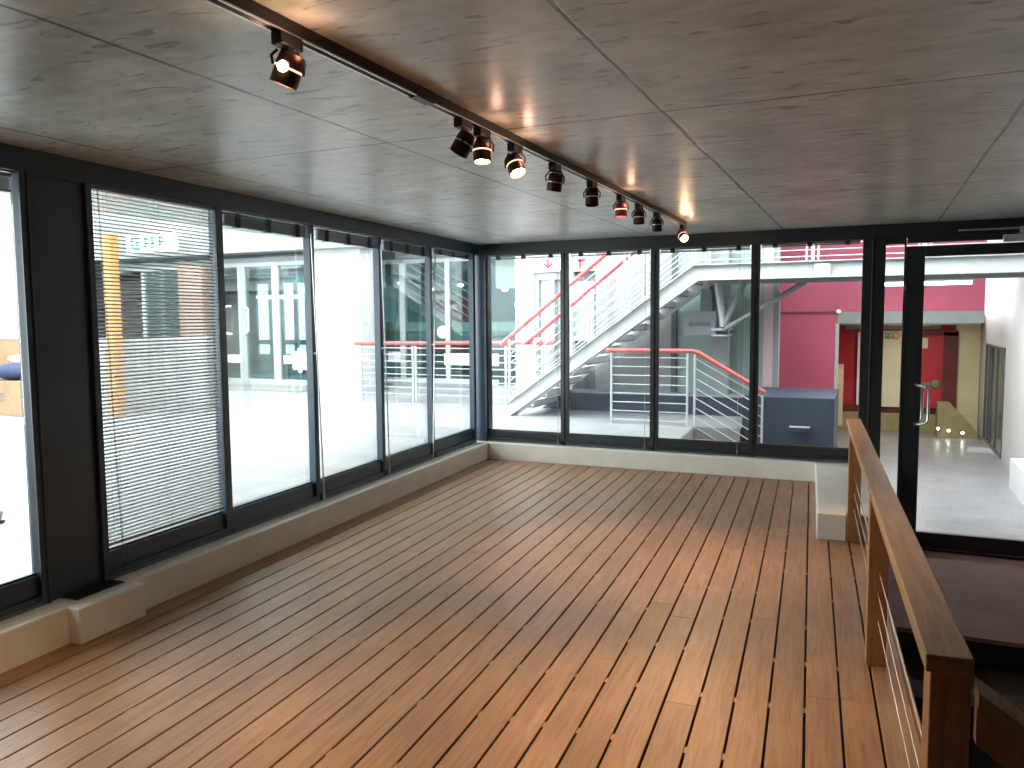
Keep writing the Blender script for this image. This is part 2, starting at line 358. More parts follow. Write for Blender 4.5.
for i, (a, b, lab) in enumerate(LW):
    r = sroot('window_%d' % (i + 1), W((a, NG, SZ)), 'dark framed ' + lab, 'window')
    fr = MB(W)
    fr.box((a - 0.05, -0.24, SZ), (b + 0.04, NF, SZ + 0.05))                     # outer track
    fr.box((a - 0.045, -0.23, SZ + 0.05), (b + 0.04, NF - 0.02, 0.352 - 0.012))  # sash rail
    fr.box((a - 0.04, -0.22, 0.34), (b + 0.04, NG + 0.012, 0.352))
    if i != 5: fr.box((b, -0.20, SZ), (b + 0.045, NF, 2.352)); fr.box((b + 0.045, -0.20, SZ), (b + 0.085, NF - 0.018, 2.352))
    else: fr.box((b, -0.20, SZ), (b + 0.06, NF + 0.0, 2.352))
    if i == 0: fr.box((-5.637, -0.20, SZ), (-5.60, NF + 0.005, 2.352)); fr.box((a - 0.09, -0.24, SZ), (a, NF, 2.352))
    if i == 1: fr.box((a - 0.045, -0.20, SZ), (a, NF, 2.352))
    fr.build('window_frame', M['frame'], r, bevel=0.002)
    MB(W).box((a, NG - 0.004, 0.35), (b, NG + 0.004, 2.36)).build('glass_pane', M['glass'], r)
    MB(W).box((a - 0.02, NF, SZ + 0.002), (b + 0.02, NF + 0.006, SZ + 0.018)).build('sill_bead', M['frame_light'], r)
    if i in (2, 3, 4):
        MB(W).tube([(b + 0.02, NF, 1.36), (b + 0.02, NF + 0.014, 1.36)], 0.011, 10).build('latch_button', M['alu'], r)
# ------------------------------------------------------------------ back window wall
BW = [(-4.06, -3.15, 'back window nearest the corner, showing the foot of the white stair'),
      (-3.06, -2.135, 'second back window, filled by the stair balustrade'),
      (-2.05, -1.11, 'third back window, showing the stair landing'),
      (-1.03, -0.093, 'fourth back window, showing the raspberry wall')]
for i, (a, b, lab) in enumerate(BW):
    r = sroot('window_%d' % (i + 7), (a, 8.40, SZ), 'dark framed ' + lab, 'window')
    fr = MB()
    fr.box((a - 0.03, 8.36, SZ), (b + 0.05, 8.46, SZ + 0.045)).box((a - 0.03, 8.38, SZ + 0.045), (b + 0.05, 8.45, 0.316)).box((a, 8.396, 0.316), (b, 8.44, 0.328))
    if i < 3: fr.box((b, 8.36, SZ), (b + 0.045, 8.42, 2.35)).box((b + 0.045, 8.375, SZ), (b + 0.085, 8.42, 2.35))
    if i == 0: fr.box((a - 0.02, 8.37, SZ), (a + 0.015, 8.46, 2.35))
    fr.build('window_frame', M['frame_black'], r, bevel=0.002)
    MB().box((a, 8.406, 0.325), (b, 8.414, 2.36)).build('glass_pane', M['glass'], r)
    MB().box((a - 0.02, 8.354, SZ + 0.002), (b + 0.03, 8.36, SZ + 0.016)).build('sill_bead', M['frame_light'], r)
struct(MB().box((-0.088, 8.35, B), (0.112, 8.49, ZC)).box((-0.005, 8.34, B), (0.01, 8.35, ZC)).build('door_post', M['frame_black'], bevel=0.003), 'broad black post between the back windows and the door', 'post')
r = sroot('window_11', (0.2, 8.40, B), 'narrow full height side light between black post and glass door', 'window')
MB().box((0.112, 8.37, B), (0.278, 8.45, B + 0.16)).box((0.112, 8.37, 2.285), (0.278, 8.45, 2.35)).build('window_frame', M['frame_black'], r)
MB().box((0.112, 8.406, B + 0.15), (0.276, 8.414, 2.29)).build('glass_pane', M['glass'], r)
# door
r = sroot('door_1', (0.86, 8.40, B), 'tall black framed glass door with steel pull handle', 'door')
fr = MB().box((0.288, 8.37, B + 0.025), (0.443, 8.43, 2.257)).box((0.443, 8.37, 2.160), (1.34, 8.43, 2.257)).box((0.443, 8.37, B + 0.025), (1.34, 8.43, -0.428)).box((1.34, 8.37, B + 0.025), (1.48, 8.43, 2.257))
fr.build('door_leaf', M['frame_black'], r, bevel=0.003)
MB().box((0.44, 8.396, -0.43), (1.342, 8.404, 2.165)).build('glass_pane', M['glass'], r)
MB().box((0.270, 8.36, B), (0.286, 8.45, 2.35)).box((1.485, 8.36, B), (1.60, 8.45, 2.35)).box((0.27, 8.36, B), (1.6, 8.46, B + 0.02)).box((0.292, 8.37, 2.288), (1.485, 8.45, 2.35)).build('door_frame', M['frame_black'], r)
hx = 0.405
MB().tube([(hx, 8.37, 0.97), (hx, 8.33, 0.972), (hx + 0.03, 8.30, 0.965), (hx + 0.085, 8.29, 0.95), (hx + 0.10, 8.29, 0.92), (hx + 0.10, 8.29, 0.65), (hx + 0.085, 8.29, 0.62), (hx + 0.03, 8.30, 0.605), (hx, 8.33, 0.60), (hx, 8.37, 0.60)], 0.013, 12).build('door_handle', M['alu'], r)
MB().tube([(hx + 0.01, 8.43, 0.97), (hx + 0.02, 8.48, 0.965), (hx + 0.06, 8.49, 0.94), (hx + 0.06, 8.49, 0.63), (hx + 0.02, 8.48, 0.605), (hx + 0.01, 8.43, 0.60)], 0.013, 12).build('door_handle', M['alu'], r)
cl = MB().box((1.05, 8.29, 2.262), (1.34, 8.36, 2.325)).build('door_closer', M['silver'], r, bevel=0.006)
MB().box((0.70, 8.30, 2.372), (1.20, 8.325, 2.385)).box((1.175, 8.295, 2.325), (1.2, 8.33, 2.39)).build('closer_arm', M['silver'], cl)

# ------------------------------------------------------------------ blinds
BG = 'raised venetian blinds in the window heads'
def raised_blind(f, a, b, d0, d1, label, zb=2.246, cords=None, wand=None):
    t = thing('venetian_blind', label, 'blind', f(((a + b) / 2, (d0 + d1) / 2, 2.33)), BG)
    MB(f).box((a + 0.01, d0, 2.318), (b - 0.01, d1, 2.336)).build('head_rail', M['frame_light'], t)
    s = MB(f); z = zb + 0.014; k = 0
    while z < 2.314:
        o = 0.002 * (k % 2); s.box((a + 0.012, d0 + 0.002 + o, z), (b - 0.012, d1 - 0.002 + o, z + 0.0022)); z += 0.0052; k += 1
    s.build('slats', M['slatgrey'], t)
    MB(f).box((a + 0.012, d0 + 0.001, zb), (b - 0.012, d1 - 0.001, zb + 0.011)).build('bottom_rail', M['frame_light'], t)
    w = b - a
    for q in (0.15, 0.5, 0.87):
        x = a + w * q; MB(f).box((x - 0.022, d0 - 0.004, zb - 0.004), (x + 0.022, d1 + 0.004, 2.338)).build('clip', M['gasket'], t)
    if cords: MB(f).tube([(cords[0], (d0 if f is ID else d1), 2.30), (cords[0], (d0 - 0.01 if f is ID else d1 + 0.01), cords[1])], 0.0028, 6).tube([(cords[0], (d0 - 0.01 if f is ID else d1 + 0.01), cords[1]), (cords[0], (d0 - 0.01 if f is ID else d1 + 0.01), cords[1] - 0.04)], 0.006, 8).build('cord', M['clear'] if False else M['slat'], t)
    if wand: MB(f).tube([(wand[0], NF + 0.02, 2.28), (wand[1], NF + 0.035, SZ + 0.004)], 0.0062, 8).build('wand', M['alu'], t)
raised_blind(W, -6.75, -5.65, -0.185, -0.155, 'folded blind in the far-left window left of the broad column')
raised_blind(W, -4.165, -3.235, -0.185, -0.155, 'folded blind in the left window beside the lowered blind', wand=(-3.235, -3.175))
raised_blind(W, -3.105, -2.185, -0.185, -0.155, 'folded blind in the third left window from the broad column', wand=(-2.17, -2.12))
raised_blind(W, -2.055, -1.16, -0.185, -0.155, 'folded blind in the fourth left window from the broad column', wand=(-1.075, -1.225))
raised_blind(W, -1.025, -0.08, -0.185, -0.155, 'folded blind in the left window next to the corner', 2.288)
raised_blind(ID, -4.05, -3.155, 8.372, 8.400, 'folded blind in the back window nearest the corner', 2.29, (-3.185, 0.25))
raised_blind(ID, -3.055, -2.14, 8.372, 8.400, 'folded blind in the second back window from the corner', 2.29, (-2.19, 0.25))
raised_blind(ID, -2.045, -1.115, 8.372, 8.400, 'folded blind in the third back window from the corner, behind the last spotlight', 2.29, (-1.22, 0.25))
raised_blind(ID, -1.025, -0.10, 8.372, 8.400, 'folded blind in the back window before the raspberry wall', 2.302)
t = thing('venetian_blind', 'fully lowered white slatted blind in the window beside the broad column', 'blind', W((-4.73, -0.17, SZ)))
MB(W).box((-5.205, -0.185, 2.336), (-4.265, -0.155, 2.352)).build('head_rail', M['slatgrey'], t)
s = MB(W); z = 0.40
while z < 2.335:
    c = -0.170; tl = 0.0045
    s.add([(-5.205, c - 0.0125, z + tl), (-4.27, c - 0.0125, z + tl), (-4.27, c, z + 0.0018), (-5.205, c, z + 0.0018), (-4.27, c + 0.0125, z - tl), (-5.205, c + 0.0125, z - tl),
           (-5.205, c - 0.0125, z + tl - 0.0006), (-4.27, c - 0.0125, z + tl - 0.0006), (-4.27, c, z + 0.0012), (-5.205, c, z + 0.0012), (-4.27, c + 0.0125, z - tl - 0.0006), (-5.205, c + 0.0125, z - tl - 0.0006)],
          [(0, 1, 2, 3), (3, 2, 4, 5), (6, 9, 8, 7), (9, 11, 10, 8), (0, 6, 7, 1), (5, 4, 10, 11)]); z += 0.0212
s.build('slats', M['slat'], t)
MB(W).box((-5.205, -0.184, 0.372), (-4.27, -0.156, 0.388)).build('bottom_rail', M['slat'], t)
lc = MB(W)
for x in (-5.16, -5.10, -4.73, -4.36, -4.31): lc.tube([(x, -0.156, 0.38), (x, -0.156, 2.34)], 0.0011, 5, False).tube([(x, -0.184, 0.38), (x, -0.184, 2.34)], 0.0011, 5, False)
lc.build('ladder_cords', M['slat'], t)
MB(W).tube([(-5.17, -0.145, 2.33), (-5.155, -0.10, SZ + 0.02)], 0.0045, 8).build('wand', M['clear'], t)

# ------------------------------------------------------------------ track and spotlights
TX = -1.54
t = thing('lighting_track', 'long black lighting track fixed under the concrete ceiling', 'track', (TX, 3.5, ZC))
MB().box((TX - 0.018, 0.2, 2.432), (TX + 0.018, 7.22, ZC)).build('track_rail', M['track'], t)
MB().box((TX - 0.0175, 0.2, 2.427), (TX - 0.0125, 7.22, 2.4325)).box((TX + 0.0125, 0.2, 2.427), (TX + 0.0175, 7.22, 2.4325)).build('track_lip', M['alu'], t)
MB().box((TX - 0.02, 2.58, 2.425), (TX + 0.02, 2.70, ZC)).build('track_joiner', M['track'], t)
RT = Vector((0.913, 0.408, 0)); FW = Vector((-0.408, 0.913, 0))
def spot(y, d, lit, label, side, power=0, color=(1, 0.66, 0.38), mat='lamp'):
    d = Vector(d).normalized()
    t = thing('track_spotlight', label, 'spotlight', (TX, y, 2.43), 'spotlights on the ceiling track')
    MB().box((TX - 0.019, y - 0.048, 2.392), (TX + 0.019, y + 0.048, 2.428)).build('adapter', M['track'], t, bevel=0.003)
    c = Vector((TX, y, 2.332))                                   # pivot = middle of the head
    a = Vector(side) - d * d.dot(Vector(side)); a.normalize()     # yoke axis
    y0 = Vector((TX, y, 2.388))
    yo = MB()
    for sg in (-1, 1):
        p0 = y0 + a * 0.030 * sg; p0.z = 2.39; p1 = c + a * 0.046 * sg
        yo.tube([p0, (p0 + p1) / 2 + a * 0.012 * sg, p1], 0.0045, 6)
    yo.tube([y0 - a * 0.03, y0 + a * 0.03], 0.005, 6)
    yo.build('yoke', M['track'], t)
    b = d.cross(a)
    R0 = 0.040
    h = MB().tube([c - d * 0.048, c - d * 0.044, c - d * 0.018, c - d * 0.006], [0.024, 0.036, R0, R0], 20)
    hd = h.build('lamp_head', M[mat], t)
    MB().tube([c + d * 0.0, c + d * 0.044], [R0, R0], 20, False).tube([c + d * 0.044, c + d * 0.0], [R0 - 0.003, R0 - 0.003], 20, False).build('lamp_hood', M[mat], t)
    MB().tube([c - d * 0.006, c + d * 0.0], [R0 + 0.0012, R0 + 0.0012], 20).build('trim_ring', M['slit'] if lit else M['alu'], t)
    MB().tube([c + d * 0.026, c + d * 0.030], 0.033, 18).build('lens', {0: M['gasket'], 1: M['bulb'], 2: M['bulbdim']}[lit], t)
    MB().tube([Vector((TX, y + 0.02, 2.39)), Vector((TX, y + 0.03, 2.365)) + a * 0.02, Vector((TX, y, 2.37)) - a * 0.014, c - d * 0.046], 0.0035, 6).build('lead', M['track'], t)
    if power:
        l = bpy.data.lights.new('spot_beam', 'SPOT'); l.energy = power; l.color = color; l.spot_size = math.radians(66); l.spot_blend = 0.9; l.shadow_soft_size = 0.05
        lo = bpy.data.objects.new('spot_beam', l); COL.objects.link(lo); lo.location = c + d * 0.05
        lo.rotation_euler = d.to_track_quat('-Z', 'Y').to_euler(); 
        l2 = bpy.data.lights.new('vent_glow', 'POINT'); l2.energy = power * 0.003; l2.color = (1, 0.5, 0.3); l2.shadow_soft_size = 0.02
        lo2 = bpy.data.objects.new('vent_glow', l2); COL.objects.link(lo2); lo2.location = c + Vector((0.07, 0.0, 0.05))
    return t
dn = Vector((0, 0, -1))
s1 = spot(1.889, dn - RT * 0.42 + FW * 0.12, 1, 'lit bronze spotlight hanging alone, nearest the viewer', RT, 60)
spot(2.97, dn - RT * 0.55, 0, 'unlit black spotlight tipped left, first of the cluster of three', FW)
spot(3.145, dn - FW * 0.12, 1, 'lit spotlight pointing down, middle of the cluster of three', RT, 50)
spot(3.493, dn + RT * 0.35 - FW * 0.45, 1, 'brightly lit spotlight turned towards the viewer, last of the cluster of three', RT, 68)
spot(4.013, dn - RT * 0.15 + FW * 0.2, 0, 'unlit spotlight with a rosy ring just after the cluster of three', RT)
spot(4.627, dn - FW * 0.1, 0, 'unlit black spotlight with pale lens, just before the rose glowing one', RT)
spot(5.235, dn - FW * 0.05, 2, 'rose glowing spotlight, between unlit black ones', RT, 70, (1, 0.6, 0.42), 'lampred')
spot(5.688, dn, 0, 'unlit black spotlight directly after the rose glowing one', RT)
spot(6.218, dn, 0, 'unlit black spotlight directly before the last lit one', RT)
spot(7.163, dn * 0.6 - FW * 0.9 + RT * 0.2, 1, 'glaring lit spotlight at the far end by the back windows', RT, 85)

bc = Vector((TX, 1.889, 2.332)) - FW * 0.036 - RT * 0.004
MB().ball(bc, 0.016, 12).build('bulb', M['bulb'], s1)
# ------------------------------------------------------------------ timber railing
t = thing('timber_railing', 'varnished timber railing with steel wires along the deck edge', 'railing', W((-4.5, 3.79, 0)))
MB(W).box((-6.60, 3.731, 0.842), (-2.28, 3.826, 0.882)).build('handrail_cap', M['rail'], t, bevel=0.004)
for s0 in (-6.52, -4.55, -2.375):
    MB(W).box((s0, 3.752, 0.0), (s0 + 0.10, 3.836, 0.842)).build('post', M['railpost'], t, bevel=0.003)
for z in (0.24, 0.35, 0.46):
    MB(W).tube([(-6.50, 3.793, z), (-2.30, 3.793, z)], 0.0026, 8).build('wire', M['wire'], t)
t = thing('stair_handrail', 'sloping timber handrail going down from the near railing post', 'handrail', (0.22, 1.9, 0.8))
MB().prism([(0.226, 1.86, 0.835), (0.226, 1.95, 0.835), (1.5, 1.95, -0.02), (1.5, 1.86, -0.02)], (0, 0, -0.035)).build('handrail_cap', M['rail'], t)
MB().box((1.42, 1.87, -0.60), (1.50, 1.95, -0.02)).build('post', M['railpost'], t)
MB().prism([(0.226, 1.885, 0.80), (0.226, 1.925, 0.80), (1.45, 1.925, -0.03), (1.45, 1.885, -0.03)], (0, 0, -0.09)).build('rail_board', M['railpost'], t)

# ================================================================== outside
# courtyard (raised level) and corridor (lower level)
YR = 10.5
mb = MB().xy([(-16, -3), (-3.62, -3), (-4.38, 8.60), (-1.99, 8.60), (-2.1, YR), (-1.50, YR), (-1.50, 12.6), (-1.50, 18), (-16, 18)], G - 0.25, G)
struct(mb.build('courtyard_paving', M['paving']), 'pale paved courtyard floor outside the windows', 'paving')
struct(MB().xy([(-1.98, 8.60), (-2.09, YR), (-2.099, YR), (-1.989, 8.60)], B - 0.2, G - 0.005).build('stairwell_wall', M['lightgrey']), 'pale grey side of the stair opening in the courtyard', 'wall')
struct(MB().box((-2.2, 8.47, B - 0.2), (2.6, 17.2, B)).build('corridor_floor', M['corridorfloor']), 'pale tiled corridor floor beyond the glass door', 'floor')
st = MB()
for i in range(5): st.box((-2.1 + 0.26 * i, 9.45, B), (-1.84 + 0.26 * i, YR - 0.02, G - 0.155 * (i + 1)))
struct(st.build('stone_steps', M['corridorfloor']), 'pale steps going down from the courtyard beside the coral balustrade', 'steps')
mb = MB().box((-2.1, YR + 0.005, B), (-1.49, YR + 0.06, G - 0.01)).box((-1.49, YR + 0.1, B), (-0.385, 12.05, 0.60))
struct(mb.build('blue_wall', M['blue'], bevel=0.01), 'slate blue block wall below the raspberry wall', 'wall')
t = thing('bulkhead_light', 'small grey bulkhead light on the slate blue wall', 'light', (-0.78, 10.58, 0.13))
MB().xz([(-0.90, 0.225), (-0.665, 0.225), (-0.69, 0.175), (-0.875, 0.175)], 10.53, 10.60).build('light_body', M['darkgrey'], t, bevel=0.006)
MB().box((-0.905, 10.51, 0.225), (-0.66, 10.60, 0.238)).build('hood', M['silver'], t)

# ---- right balustrade with descending part
def rails(mb, p0, p1, n, z0, z1, r=0.008):
    for i in range(n):
        z = z0 + (z1 - z0) * i / (n - 1); mb.tube([(p0[0], p0[1], p0[2] + z), (p1[0], p1[1], p1[2] + z)], r, 6)
def bars(mb, x, y, z0, z1, w=0.012): mb.box((x - w, y - 0.02, z0), (x + w, y + 0.02, z1))
t = thing('steel_balustrade', 'coral topped white balustrade that bends down beside the stair opening', 'balustrade', (-2.6, YR, G))
p = MB(); bars(p, -3.215, YR, G, 1.15); p.build('post', M['whitesteel'], t)
p = MB(); bars(p, -2.18, YR, G, 1.15); p.build('post', M['whitesteel'], t)
p = MB(); bars(p, -2.085, YR, G - 0.04, 1.14); p.build('post', M['whitesteel'], t)
p = MB(); bars(p, -1.23, YR, -0.42, 0.62); p.build('post', M['whitesteel'], t)
rr = MB(); rails(rr, (-3.215, YR, G), (-2.18, YR, G), 8, 0.055, 0.90); rr.build('rails', M['whitesteel'], t)
rr = MB(); rails(rr, (-2.085, YR, G), (-1.23, YR, G - 0.48), 8, 0.0, 0.90); rr.build('rails', M['whitesteel'], t)
MB().tube([(-3.29, YR, 1.175), (-2.12, YR, 1.175), (-2.04, YR, 1.155), (-1.20, YR, 0.66)], 0.030, 12).build('handrail', M['coral'], t)

# ---- left balustrade
t = thing('steel_balustrade', 'long straight coral topped white balustrade seen through the left and corner windows', 'balustrade', (-6.4, 11.95, G))
for x in (-8.30, -7.23, -7.17, -5.92, -5.46, -4.82):
    p = MB(); bars(p, x, 11.95, G, 1.16, 0.014); p.build('post', M['whitesteel'], t)
rr = MB(); rails(rr, (-8.30, 11.95, G), (-4.82, 11.95, G), 8, 0.14, 0.94, 0.009); rr.build('rails', M['whitesteel'], t)
MB().tube([(-8.43, 11.95, 1.196), (-4.60, 11.95, 1.226)], 0.034, 12).build('handrail', M['coral'], t)

# ---- white steel stair and bridge
YS, YW = 10.83, 11.83
x0s, z0s, x1s, z1s = -4.90, G, -2.17, 2.30
sl = (z1s - 0.36) / (x1s - x0s)
t = thing('steel_staircase', 'white steel open staircase rising right to a bridge, seen through the back windows', 'staircase', (-4.5, 11.3, G))
def channel(y, sg):
    m = MB(); th = 0.012; fl_ = 0.09
    top = [(x0s, 0.36), (x1s, z1s), (1.84, z1s)]; bot = [(x0s, G), (x0s + 0.05, G), (x1s + 0.07, z1s - 0.20), (1.84, z1s - 0.20)]
    m.xz([top[0], (x0s, G), (x0s + 0.12, G), (x1s + 0.07, z1s - 0.20), (1.84, z1s - 0.20), (1.84, z1s), (x1s, z1s)], y, y + th * sg)
    # flanges, facing outwards
    for (a, b, c) in ((top[0], top[1], top[2]), (bot[1], bot[2], bot[3])):
        m.xz([a, b, c, (c[0], c[1] + 0.012), (b[0] - 0.004, b[1] + 0.012), (a[0], a[1] + 0.014)], y - fl_ * sg, y)
    return m
channel(YS, 1).build('stringer', M['whitesteel'], t)
channel(YW, -1).build('stringer', M['whitesteel'], t)
n = 13; tr = MB(); rs = MB()
dz = (z1s - 0.03 - G) / n; dx = (x1s - x0s - 0.05) / n
for i in range(n):
    xa = x0s + 0.16 + dx * i; z = G + dz * (i + 1) - 0.04
    tr.box((xa, YS + 0.02, z), (xa + dx + 0.03, YW - 0.02, z + 0.02))
    rs.box((xa + dx + 0.012, YS + 0.02, z + 0.005), (xa + dx + 0.026, YW - 0.02, z + dz * 0.62))
tr.build('treads', M['underside'], t); rs.build('risers', M['white'], t)
d = MB().box((x1s + 0.05, YS + 0.02, z1s - 0.045), (1.84, YW - 0.02, z1s - 0.02)); d.build('bridge_deck', M['underside'], t)
g = MB()
for k in range(16): g.box((x1s + 0.3 + 0.22 * k, YS + 0.02, z1s - 0.19), (x1s + 0.33 + 0.22 * k, YW - 0.02, z1s - 0.045))
g.box((x1s + 0.1, YS + 0.45, z1s - 0.24), (1.84, YS + 0.52, z1s - 0.05)).build('bridge_joists', M['underside'], t)
sp = MB().box((-0.66, YS - 0.085, z1s - 0.19), (-0.48, YS - 0.07, z1s - 0.03))
for bx, bz in ((-0.63, -0.06), (-0.51, -0.06), (-0.63, -0.16), (-0.51, -0.16)): sp.tube([(bx, YS - 0.10, z1s + bz), (bx, YS - 0.07, z1s + bz)], 0.010, 8)
sp.build('splice_plate', M['whitesteel'], t)
def flight(y, pm, hm, name):
    q = bpy.data.objects.new('balustrade', None); COL.objects.link(q); q['label'] = name
    q.parent = t; q.matrix_parent_inverse = Matrix.Translation(-t.location)
    H = 0.97
    hh = lambda x: H + (0.075 * (x + 4.9) if x < x1s else 0.20)
    zt = lambda x: (0.36 + sl * (x - x0s)) if x < x1s else z1s
    for x in (-4.89, -3.99, -3.945, -3.13, -3.06, -2.20, -2.15, -0.76, -0.68, 0.55, 0.63):
        p = MB(); p.box((x - 0.012, y - 0.02, zt(x) + 0.0), (x + 0.012, y + 0.02, zt(x) + hh(x) - 0.02)); p.build('post', pm, q)
    rr = MB()
    for i in range(7):
        k = 0.06 + 0.135 * i
        rr.tube([(-4.89, y, zt(-4.89) + k * hh(-4.89)), (x1s - 0.02, y, z1s + k * hh(0)), (1.83, y, z1s + k * hh(0))], 0.0075, 6)
    rr.build('rails', pm, q)
    MB().tube([(-5.03, y, zt(-5.03) + H - 0.01), (x1s, y, z1s + hh(0)), (1.83, y, z1s + hh(0))], 0.033, 12).build('handrail', hm, q)
flight(YS, M['whitesteel'], M['coral'], 'near side stair and bridge balustrade with bright coral handrail')
flight(YW, M['whitesteel'], M['crimson'], 'far side stair and bridge balustrade with darker crimson handrail')
# struts
t = sroot('bridge_support', (-2.05, 12.0, G), 'grey steel column with spreading struts holding up the bridge', 'column')
MB().box((-2.17, 11.92, G + 0.1), (-1.89, 12.10, 5.4)).build('column_shaft', M['midgrey'], t)
def strut(a, b, w=0.035):
    return MB().tube([a, b], w, 4)
strut((-1.86, 11.3, 1.48), (-1.94, 11.3, 2.09), 0.05).build('strut', M['silver'], t)
strut((-1.86, 11.3, 1.48), (-1.58, 11.3, 2.09), 0.038).build('strut', M['midgrey'], t)
strut((-1.86, 11.3, 1.44), (-0.80, 11.3, 2.07), 0.035).build('strut', M['midgrey'], t)
MB().box((-2.02, 11.28, 1.43), (-1.83, 11.95, 1.46)).box((-2.02, 11.28, 1.35), (-1.83, 11.95, 1.37)).build('bracket', M['silver'], t)
MB().box((-2.28, 11.80, 1.55), (-2.12, 11.98, 2.02)).build('junction_box', M['midgrey'], t, bevel=0.02)
t = thing('direction_sign', 'grey hanging sign with a faded arrow pointing left', 'sign', (-2.3, 11.7, 1.55))
MB().box((-2.49, 11.70, 1.36), (-2.03, 11.73, 1.70)).build('sign_board', M['signgrey'], t, bevel=0.004)
MB().xz([(-2.44, 1.515), (-2.37, 1.57), (-2.37, 1.545), (-2.10, 1.545), (-2.10, 1.485), (-2.37, 1.485), (-2.37, 1.46)], 11.694, 11.70).build('arrow', M['signarrow'], t)
t = thing('fluorescent_light', 'glowing fluorescent tube under the bridge by the door', 'light', (0.6, 11.9, 2.0))
MB().tube([(-0.10, 11.95, 2.035), (1.18, 11.95, 2.035)], 0.022, 10).build('tube', M['tube'], t)
MB().box((-0.12, 11.92, 2.06), (1.20, 11.98, 2.10)).build('light_body', M['white'], t)
l = bpy.data.lights.new('tube_light', 'AREA'); l.shape = 'RECTANGLE'; l.size = 1.2; l.size_y = 0.05; l.energy = 35
lo = bpy.data.objects.new('tube_light', l); COL.objects.link(lo); lo.location = (0.55, 11.95, 2.005)

# ---- building behind the stair
f = MB().box((-3.98, 12.15, 0.45), (-2.77, 12.3, 5.5))
fac = struct(f.build('facade_wall', M['lightgrey']), 'light grey rendered wall behind the white stair', 'wall')
MB().box((-2.77, 12.12, 0.45), (-2.69, 12.3, 5.5)).build('mullion', M['darkgrey'], fac)
MB().box((-3.98, 12.16, 0.45), (-3.66, 12.14, 2.35)).build('grey_panel', M['midgrey'], fac)
gl = struct(MB().box((-2.69, 12.18, 0.45), (-1.42, 12.24, 5.5)).build('green_glass_wall', M['greenglass']), 'pale green opaque glass wall behind the bridge struts', 'wall')
m = MB()
for x in (-1.70, -1.55): m.box((x, 12.165, 0.45), (x + 0.008, 12.18, 5.5))
m.build('joints', M['silver'], gl)
struct(MB().box((-1.42, 12.1, 0.45), (-1.29, 12.3, 5.5)).build('pink_pier', solid('dusty_pink_paint', (0.55, 0.38, 0.40), 0.6)), 'dusty pink strip between green glass and raspberry wall', 'wall')
struct(MB().box((-1.29, 12.12, 0.45), (-1.21, 12.3, 5.5)).build('grey_pier', M['midgrey']), 'grey edge strip left of the raspberry wall', 'wall')
pl = struct(MB().box((-4.75, 11.82, G), (-1.42, 12.2, 0.45)).build('plinth', M['blue']), 'low slate blue plinth under the facade behind the stair', 'wall')
MB().box((-4.75, 11.79, 0.45), (-1.42, 12.2, 0.475)).build('plinth_cap', M['midgrey'], pl)
# white wall + door with arrow signs
f = MB().box((-5.37, 12.15, G), (-5.05, 12.4, 5.5)).box((-5.05, 12.15, 2.36), (-3.98, 12.4, 5.5)).box((-4.50, 12.10, G), (-4.36, 12.4, 5.5))
struct(f.build('white_wall', M['white']), 'bright white wall pier around the grey door beyond the stair', 'wall')
r = sroot('door_2', (-4.8, 12.3, G), 'grey framed door behind the foot of the white stair', 'door')
MB().box((-5.05, 12.2, G), (-4.97, 12.3, 2.36)).box((-4.97, 12.2, 2.24), (-4.5, 12.3, 2.36)).box((-4.80, 12.2, G), (-4.70, 12.3, 2.24)).build('door_frame', M['midgrey'], r)
MB().box((-4.97, 12.27, G), (-4.80, 12.29, 2.24)).build('door_panel', M['greenglass'], r)
MB().box((-4.70, 12.27, G), (-4.50, 12.29, 2.24)).build('door_panel', M['midgrey'], r)
r = sroot('door_3', (-4.16, 12.3, G), 'dark glazed doorway behind the stair rails', 'door')
MB().box((-4.36, 12.25, G), (-3.98, 12.3, 2.36)).build('door_panel', M['darkgrey'], r)
MB().box((-4.36, 12.2, 1.25), (-4.02, 12.25, 2.2)).build('glass_pane', M['greenglass'], r)
t = thing('arrow_sign', 'white sign with a red arrow pointing down above the grey door', 'sign', (-4.77, 12.1, 2.5))
MB().box((-4.98, 12.11, 2.38), (-4.53, 12.14, 2.63)).build('sign_board', M['signboard'], t)
MB().box((-4.79, 12.10, 2.46), (-4.755, 12.11, 2.58)).xz([(-4.773, 2.405), (-4.86, 2.49), (-4.84, 2.515), (-4.773, 2.455), (-4.706, 2.515), (-4.686, 2.49)], 12.10, 12.11).build('arrow', M['signred'], t)
t = thing('toilet_sign', 'small white sign with a bent red arrow beside the stair handrail', 'sign', (-4.21, 12.1, 2.5))
MB().box((-4.33, 12.11, 2.40), (-4.07, 12.14, 2.64)).build('sign_board', M['signboard'], t)
MB().box((-4.245, 12.10, 2.40), (-4.205, 12.11, 2.54)).xz([(-4.275, 2.51), (-4.25, 2.55), (-4.19, 2.55), (-4.19, 2.575), (-4.12, 2.53), (-4.19, 2.485), (-4.19, 2.51), (-4.275, 2.50)], 12.10, 12.11).build('arrow', M['signred'], t)

